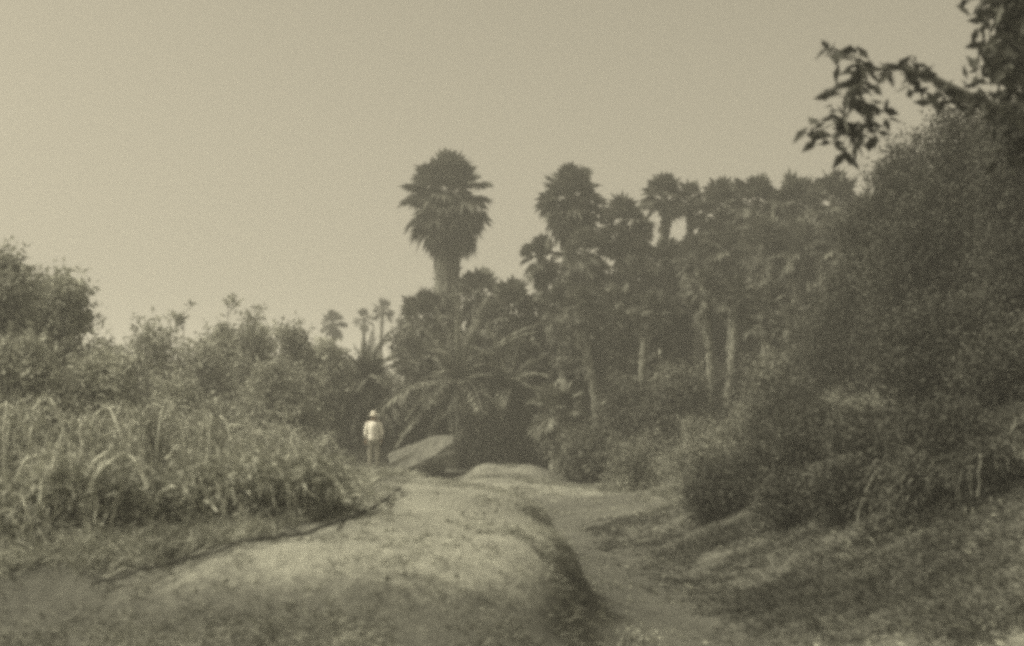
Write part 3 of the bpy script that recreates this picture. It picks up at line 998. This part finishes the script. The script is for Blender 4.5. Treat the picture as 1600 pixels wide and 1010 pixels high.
# tilted slab beside the pool hollow
Ys = 42.5
rock('rock_slab', 'long flat rock slab tilted up beside the standing man', None, (wx(664, Ys), Ys, wz(714, Ys)), (1.15, .9, .26), 701, rot=(R(25), R(-23), R(-8)), flatness=.5)
for lab, px, py, Yd, s_, sd in [
    ('dark boulder propping the tilted slab from beneath', 672, 738, 42.8, (.75, .5, .32), 702),
    ('small rock at the left foot of the tilted slab', 618, 738, 40.5, (.28, .25, .16), 703),
    ('pale stone at the photo edge on top of the right ridge', 1556, 742, 14.5, (.16, .14, .11), 704),
    ('small stone in the channel under the bank edge', 905, 905, 13.2, (.12, .10, .06), 705),
]:
    x = wx(px, Yd)
    rock('rock', lab, 'loose rocks', (x, Yd, max(gzf(x, Yd) + s_[2] * .2, wz(py, Yd)) if sd == 702 else gzf(x, Yd) + s_[2] * .3), s_, sd, rot=(0, 0, sd))

P = scatter(5000, -4.5, 2.0, 9.5, 24, lambda x, y: .12 * mound(x, y) + .9 * np.exp(-((bank_edge(y) + .25 - x) / .3) ** 2))
rc = np.random.default_rng(78)
n = len(P); zz = gz(P[:, 0], P[:, 1]); sz = rc.uniform(.008, .035, n) ** 1.0
octa = np.array([[1, 0, 0], [0, 1, 0], [-1, 0, 0], [0, -1, 0], [0, 0, 1], [0, 0, -1]], float)
V = octa[None] * (sz[:, None, None] * rc.uniform(.6, 1.3, (n, 6, 1))) + np.stack([P[:, 0], P[:, 1], zz + sz * .3], 1)[:, None]
T = np.array([[0, 1, 4], [1, 2, 4], [2, 3, 4], [3, 0, 4], [1, 0, 5], [2, 1, 5], [3, 2, 5], [0, 3, 5]])
mb = MB(); mb.add(V.reshape(-1, 3), t=(T[None] + np.arange(n)[:, None, None] * 6).reshape(-1, 3))
tag(mb.build('gravel', M['straw']), 'small clods and gravel crumbling along the edge of the pale bank', 'gravel', kind='stuff')

# the long dark stem lying along the edge of the sand
mb = MB()
pts = STEM
t = np.linspace(0, len(pts) - 1, 90)
xs = np.interp(t, range(len(pts)), pts[:, 0]); ys = np.interp(t, range(len(pts)), pts[:, 1])
zs = gz(xs, ys)
zs = np.convolve(np.pad(zs, 4, mode='edge'), np.ones(9) / 9, 'valid') + .06
xs = xs + .1
jr = np.random.default_rng(5)
for arr, amp in ((xs, .02), (ys, .05), (zs, .012)):
    arr += np.interp(t, np.linspace(0, t[-1], 30), jr.normal(0, amp, 30))
tube(mb, np.stack([xs, ys, zs], 1), np.linspace(.011, .018, 90), 6)
tag(mb.build('fallen_stem', M['cable']), 'long thin dark stem lying along the left edge of the pale bank', 'stem')


# ------------------------------------------------------------------ person
def person():
    Yd = 42.3
    x0 = wx(584, Yd); z0 = gzf(x0, Yd)
    root = empty('person', (x0, Yd, z0))
    tag(root, 'man in white hat, white shirt and grey trousers standing on the sand hump', 'person')
    H = 1.70
    A = lambda x, y, z: np.array([x0 + x, Yd + y, z0 + z])

    def ball(mb, c, r, n=14):
        th = np.linspace(0, PI, n); ph = np.linspace(0, 2 * PI, n * 2, endpoint=False)
        v = np.array([[math.sin(a) * math.cos(b), math.sin(a) * math.sin(b), math.cos(a)] for a in th for b in ph]) * np.array(r) + c
        m = n * 2; q = []
        for i_ in range(n - 1):
            for j_ in range(m):
                q.append((i_ * m + j_, (i_ + 1) * m + j_, (i_ + 1) * m + (j_ + 1) % m, i_ * m + (j_ + 1) % m))
        mb.add(v, q)

    body = MB()
    # facing left and a little towards us, weight on one leg, hands at his sides
    ball(body, A(0, 0, 1.53), (.078, .095, .115))
    ball(body, A(0, -.01, 1.47), (.055, .06, .07))
    ball(body, A(-.02, -.10, 1.515), (.014, .022, .02), 8)          # nose
    for s in (-1, 1):
        ball(body, A(s * .08, 0, 1.52), (.014, .03, .035), 8)       # ears
    tube(body, [A(0, .01, 1.36), A(0, .005, 1.48)], [.06, .055], 12)
    tube(body, [A(0, 0, .86), A(0, 0, 1.0), A(0, .0, 1.15), A(0, .01, 1.28), A(0, .01, 1.38)], [.15, .14, .15, .165, .09], 16)
    for s in (-1, 1):
        sh = A(s * .175, .01, 1.345); el = A(s * .235, .03, 1.08); wr = A(s * .235, -.03, .84); hd = A(s * .232, -.045, .75)
        ball(body, sh, (.065, .065, .065), 10)
        tube(body, [A(s * .08, .01, 1.36), sh], [.07, .06], 10)
        tube(body, [sh, el], [.055, .042], 12)
        tube(body, [el, wr], [.042, .028], 12)
        tube(body, [wr, hd], [.028, .036], 10)
        for f in range(4):
            b = hd + (0, -.03 + f * .02, 0); L = (.07, .08, .075, .06)[f]
            tube(body, [b, b + (-s * .006, -.004, -L * .55), b + (-s * .02, -.008, -L)], [.011, .010, .008], 8)
        tube(body, [wr + (0, -.02, -.02), wr + (-s * .01, -.055, -.06), wr + (-s * .015, -.06, -.095)], [.013, .012, .009], 8)
        hp = A(s * .085, 0, .9); kn = A(s * .10, -.02 * s, .48); an = A(s * .11, .02, .08)
        tube(body, [hp, kn], [.088, .058], 14)
        tube(body, [kn, an], [.058, .038], 14)
        tube(body, [an + (0, .03, -.02), an + (0, -.12, -.045)], [.04, .032], 10)
    o = body.build('body', M['skin'], root, smooth=True)
    rm = o.modifiers.new('r', 'REMESH'); rm.mode = 'VOXEL'; rm.voxel_size = .009; rm.use_smooth_shade = True
    # shirt, loose, with sleeves to the wrists
    sh_ = MB()
    tube(sh_, [A(0, 0, .84), A(0, 0, .9), A(0, 0, 1.05), A(0, .0, 1.2), A(0, .01, 1.33), A(0, .01, 1.395), A(0, .005, 1.42)],
         [.175, .17, .16, .172, .178, .115, .072], 20, cap=False, jit=.03, rng=np.random.default_rng(1))
    for s in (-1, 1):
        tube(sh_, [A(s * .12, .01, 1.355), A(s * .18, .01, 1.34), A(s * .24, .03, 1.08), A(s * .237, -.02, .88)], [.075, .078, .066, .052], 12, cap=False)
    o = sh_.build('shirt', M['white'], root, smooth=True)
    sm_ = o.modifiers.new('s', 'SOLIDIFY'); sm_.thickness = .006
    tr = MB()
    tube(tr, [A(0, 0, .76), A(0, 0, .84), A(0, 0, .93)], [.155, .165, .155], 18)
    for s in (-1, 1):
        tube(tr, [A(s * .08, 0, .86), A(s * .088, 0, .72), A(s * .1, -.02 * s, .48), A(s * .108, .01, .25), A(s * .11, .015, .09)],
             [.108, .10, .078, .07, .068], 14, cap=False, jit=.04, rng=np.random.default_rng(2))
    tr.build('trousers', M['trouser'], root, smooth=True)
    for s in (-1, 1):
        b = MB(); an = A(s * .11, .02, .08)
        tube(b, [an + (0, .06, -.03), an + (0, .0, -.028), an + (0, -.09, -.038), an + (0, -.15, -.045)], [.04, .05, .045, .03], 12)
        b.build('shoe', M['boot'], root, smooth=True)
    hb = MB()
    ball(hb, A(0, .012, 1.55), (.088, .095, .09), 12)
    hb.build('hair', M['hair'], root, smooth=True)
    ht = MB()
    ball(ht, A(0, 0, 1.645), (.095, .105, .085), 14)
    n = 28; ang = np.arange(n) * 2 * PI / n
    rings = []
    for rr, zz in ((.06, 1.615), (.11, 1.612), (.150, 1.600), (.152, 1.592), (.10, 1.598), (.06, 1.600)):
        rings.append(np.stack([x0 + rr * np.cos(ang), Yd + rr * 1.05 * np.sin(ang), z0 + zz + .012 * np.cos(2 * ang) * rr / .18], 1))
    v = np.concatenate(rings); q = []
    for i_ in range(6):
        for j_ in range(n):
            a_, b_ = i_, (i_ + 1) % 6
            q.append((a_ * n + j_, a_ * n + (j_ + 1) % n, b_ * n + (j_ + 1) % n, b_ * n + j_))
    ht.add(v, q)
    ht.build('hat', M['straw_hat'], root, smooth=True)


person()


# ------------------------------------------------------------------ ground cover
def blades(name, label, cat, mat, P, length, width, seed, lie=0.5, tuft=7, spread=.035):
    rng = np.random.default_rng(seed)
    idx = np.repeat(np.arange(len(P)), tuft)
    n = len(idx)
    B = P[idx] + rng.normal(0, spread, (n, 2))
    z = gz(B[:, 0], B[:, 1])
    B = np.concatenate([B, z[:, None] - .01], 1)
    a = rng.uniform(0, 2 * PI, n)
    h = rng.uniform(.15, 1, n) * (1 - lie) + .12
    d = unit(np.stack([np.cos(a) * lie * 1.4, np.sin(a) * lie * 1.4, h], 1))
    L = (length * rng.uniform(.5, 1.2, n))[:, None]
    s = unit(np.cross(d, rng.normal(0, 1, (n, 3)))) * width
    tip = B + d * L; tip[:, 2] -= L[:, 0] * .25 * lie
    tip[:, 2] = np.maximum(tip[:, 2], gz(tip[:, 0], tip[:, 1]) + .008)
    mid = B + d * L * .55 + np.array([0, 0, 1.0]) * L * .08
    v = np.stack([B - s, B + s, mid + s * .8, mid - s * .8, tip], 1)
    b = np.arange(n)[:, None] * 5
    mb = MB()
    mb.add(v.reshape(-1, 3), b + np.array([[0, 1, 2, 3]]), b + np.array([[3, 2, 4]]))
    tag(mb.build(name, M[mat]), label, cat, kind='stuff')


P = scatter(26000, -6, 1.5, 8, 29.5, lambda x, y: np.clip(.15 + .5 * vnoise(x, y, .8, 31), 0, 1) * mound(x, y) * (x > SLX(y) - .5)
            + .9 * np.exp(-((bank_edge(y) - .05 - x) / .22) ** 2) * (y < 20))
blades('dry_grass', 'short dry straw grass matted over the pale sand bank', 'grass', 'straw', P, .13, .004, 901, lie=.75)
P = scatter(26000, -7.5, 6, 7.5, 13, lambda x, y: (1 - .85 * (x > .6)) * np.clip(.55 + .6 * vnoise(x, y, .6, 32), 0, 1) * (1 - .93 * sm((y - 9.8) / .7) * (x < .8) * (x > -4)))
blades('weed_cover', 'low grey weeds across the near edge of the ground', 'weeds', 'weeds', P, .09, .005, 902, lie=.5, tuft=8)
P = scatter(42000, -12, -1.8, 10.8, 46, lambda x, y: .75 * (x < SLX(y) - .22 + .12 * vnoise(x, y, .8, 61)) * (1 - .95 * (y > 33.5) * (x > -6.4)))
blades('bramble_undergrowth', 'short tangled undergrowth covering the left flat beneath the brambles', 'undergrowth', 'brush', P, .30, .008, 903, lie=.45, tuft=9, spread=.07)
on_slope = lambda x, y: sig((x - np.interp(y, TOE_Y, TOE_X) - .2 + .5 * vnoise(x, y, 1.1, 34)) / .25) * np.clip(.6 + .6 * vnoise(x, y, 1.2, 33), 0, 1)
ridge = lambda x, y: np.exp(-((y - (14.8 + .25 * (x - 4))) / .55) ** 2) * .8 * sm((x - 3.4) / .9)
P = scatter(26000, 1.5, 16, 10, 45, lambda x, y: on_slope(x, y) * np.clip((y > 24) + ridge(x, y) + .5 * (y < 11.3), 0, 1))
blades('slope_grass', 'dull pale grass on the upper right slope and along its low ridge', 'grass', 'weeds', P, .26, .008, 904, lie=.5, tuft=9)
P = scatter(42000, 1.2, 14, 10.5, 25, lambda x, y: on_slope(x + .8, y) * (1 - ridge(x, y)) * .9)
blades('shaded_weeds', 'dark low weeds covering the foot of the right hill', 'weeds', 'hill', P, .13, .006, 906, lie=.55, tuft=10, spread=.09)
P = scatter(16000, -3, 7, 9, 34, lambda x, y: np.clip(.25 + .8 * vnoise(x, y, .9, 51), 0, 1) * (x > bank_edge(y) + .15))
rngl = np.random.default_rng(77)
mb = MB()
P3 = np.concatenate([P, gz(P[:, 0], P[:, 1])[:, None] + .012], 1)
leaves(mb, P3, .075, rngl, d=rngl.normal(0, 1, (len(P3), 3)) * (1, 1, .12), aspect=.4, flat=.8)
tag(mb.build('leaf_litter', M['thicket']), 'fallen dry leaves scattered over the floor of the dark channel', 'leaves', kind='stuff')
P = scatter(5000, -3, 3.5, 29, 44, lambda x, y: np.clip(.1 + .9 * vnoise(x, y, .7, 52), 0, 1))
blades('sand_tufts', 'sparse dry tufts dotted over the two low sand domes', 'grass', 'weeds', P, .16, .008, 907, lie=.5, tuft=7)
P = scatter(9000, -14, 14, 40, 62, lambda x, y: .8 * ((y > 46) | (x > 2.5) | (x < -6.5)))
blades('grove_undergrowth', 'dark undergrowth on the floor of the grove', 'undergrowth', 'grove', P, .7, .02, 905, lie=.3, tuft=9)

# ------------------------------------------------------------------ a far wood behind the grove that closes the view
rng = np.random.default_rng(950)
mb = MB()
bl = []
for k in range(90):
    xx = rng.uniform(-75, 75); yy = rng.uniform(85, 120)
    hh = rng.uniform(3.0, 4.2) + (2.0 * sm((xx - 2) / 14))
    bl.append((np.array([xx, yy, gzf(xx, yy) + hh * .45]), (rng.uniform(3, 5), 2.5, hh * .5)))
foliage(mb, bl, 60000, .42, rng, sprig=9, spread=.7, shell=.4)
tag(mb.build('far_wood', M['thicket']), 'far off wood showing low through the gaps between the trees', 'wood', kind='stuff')

# ------------------------------------------------------------------ air
def box(name, lo, hi):
    x0, y0, z0 = lo; x1, y1, z1 = hi
    mb = MB()
    mb.add([(x0, y0, z0), (x1, y0, z0), (x1, y1, z0), (x0, y1, z0), (x0, y0, z1), (x1, y0, z1), (x1, y1, z1), (x0, y1, z1)],
           [(0, 3, 2, 1), (4, 5, 6, 7), (0, 1, 5, 4), (1, 2, 6, 5), (2, 3, 7, 6), (3, 0, 4, 7)])
    m = bpy.data.materials.new('haze_air'); m.use_nodes = True
    nt = m.node_tree; nt.nodes.clear()
    o = nt.nodes.new('ShaderNodeOutputMaterial'); v = nt.nodes.new('ShaderNodeVolumePrincipled')
    v.inputs['Color'].default_value = (.95, .95, .93, 1)
    v.inputs['Density'].default_value = HAZE
    v.inputs['Anisotropy'].default_value = 0.2
    nt.links.new(v.outputs[0], o.inputs['Volume'])
    return mb.build(name, m)


HAZE = 0.0034
if HAZE > 0:
    hz = box('haze', (-905, -125, -3.5), (905, 1505, 26))
    tag(hz, 'pale haze hanging in the air through the whole valley', 'haze', kind='stuff')
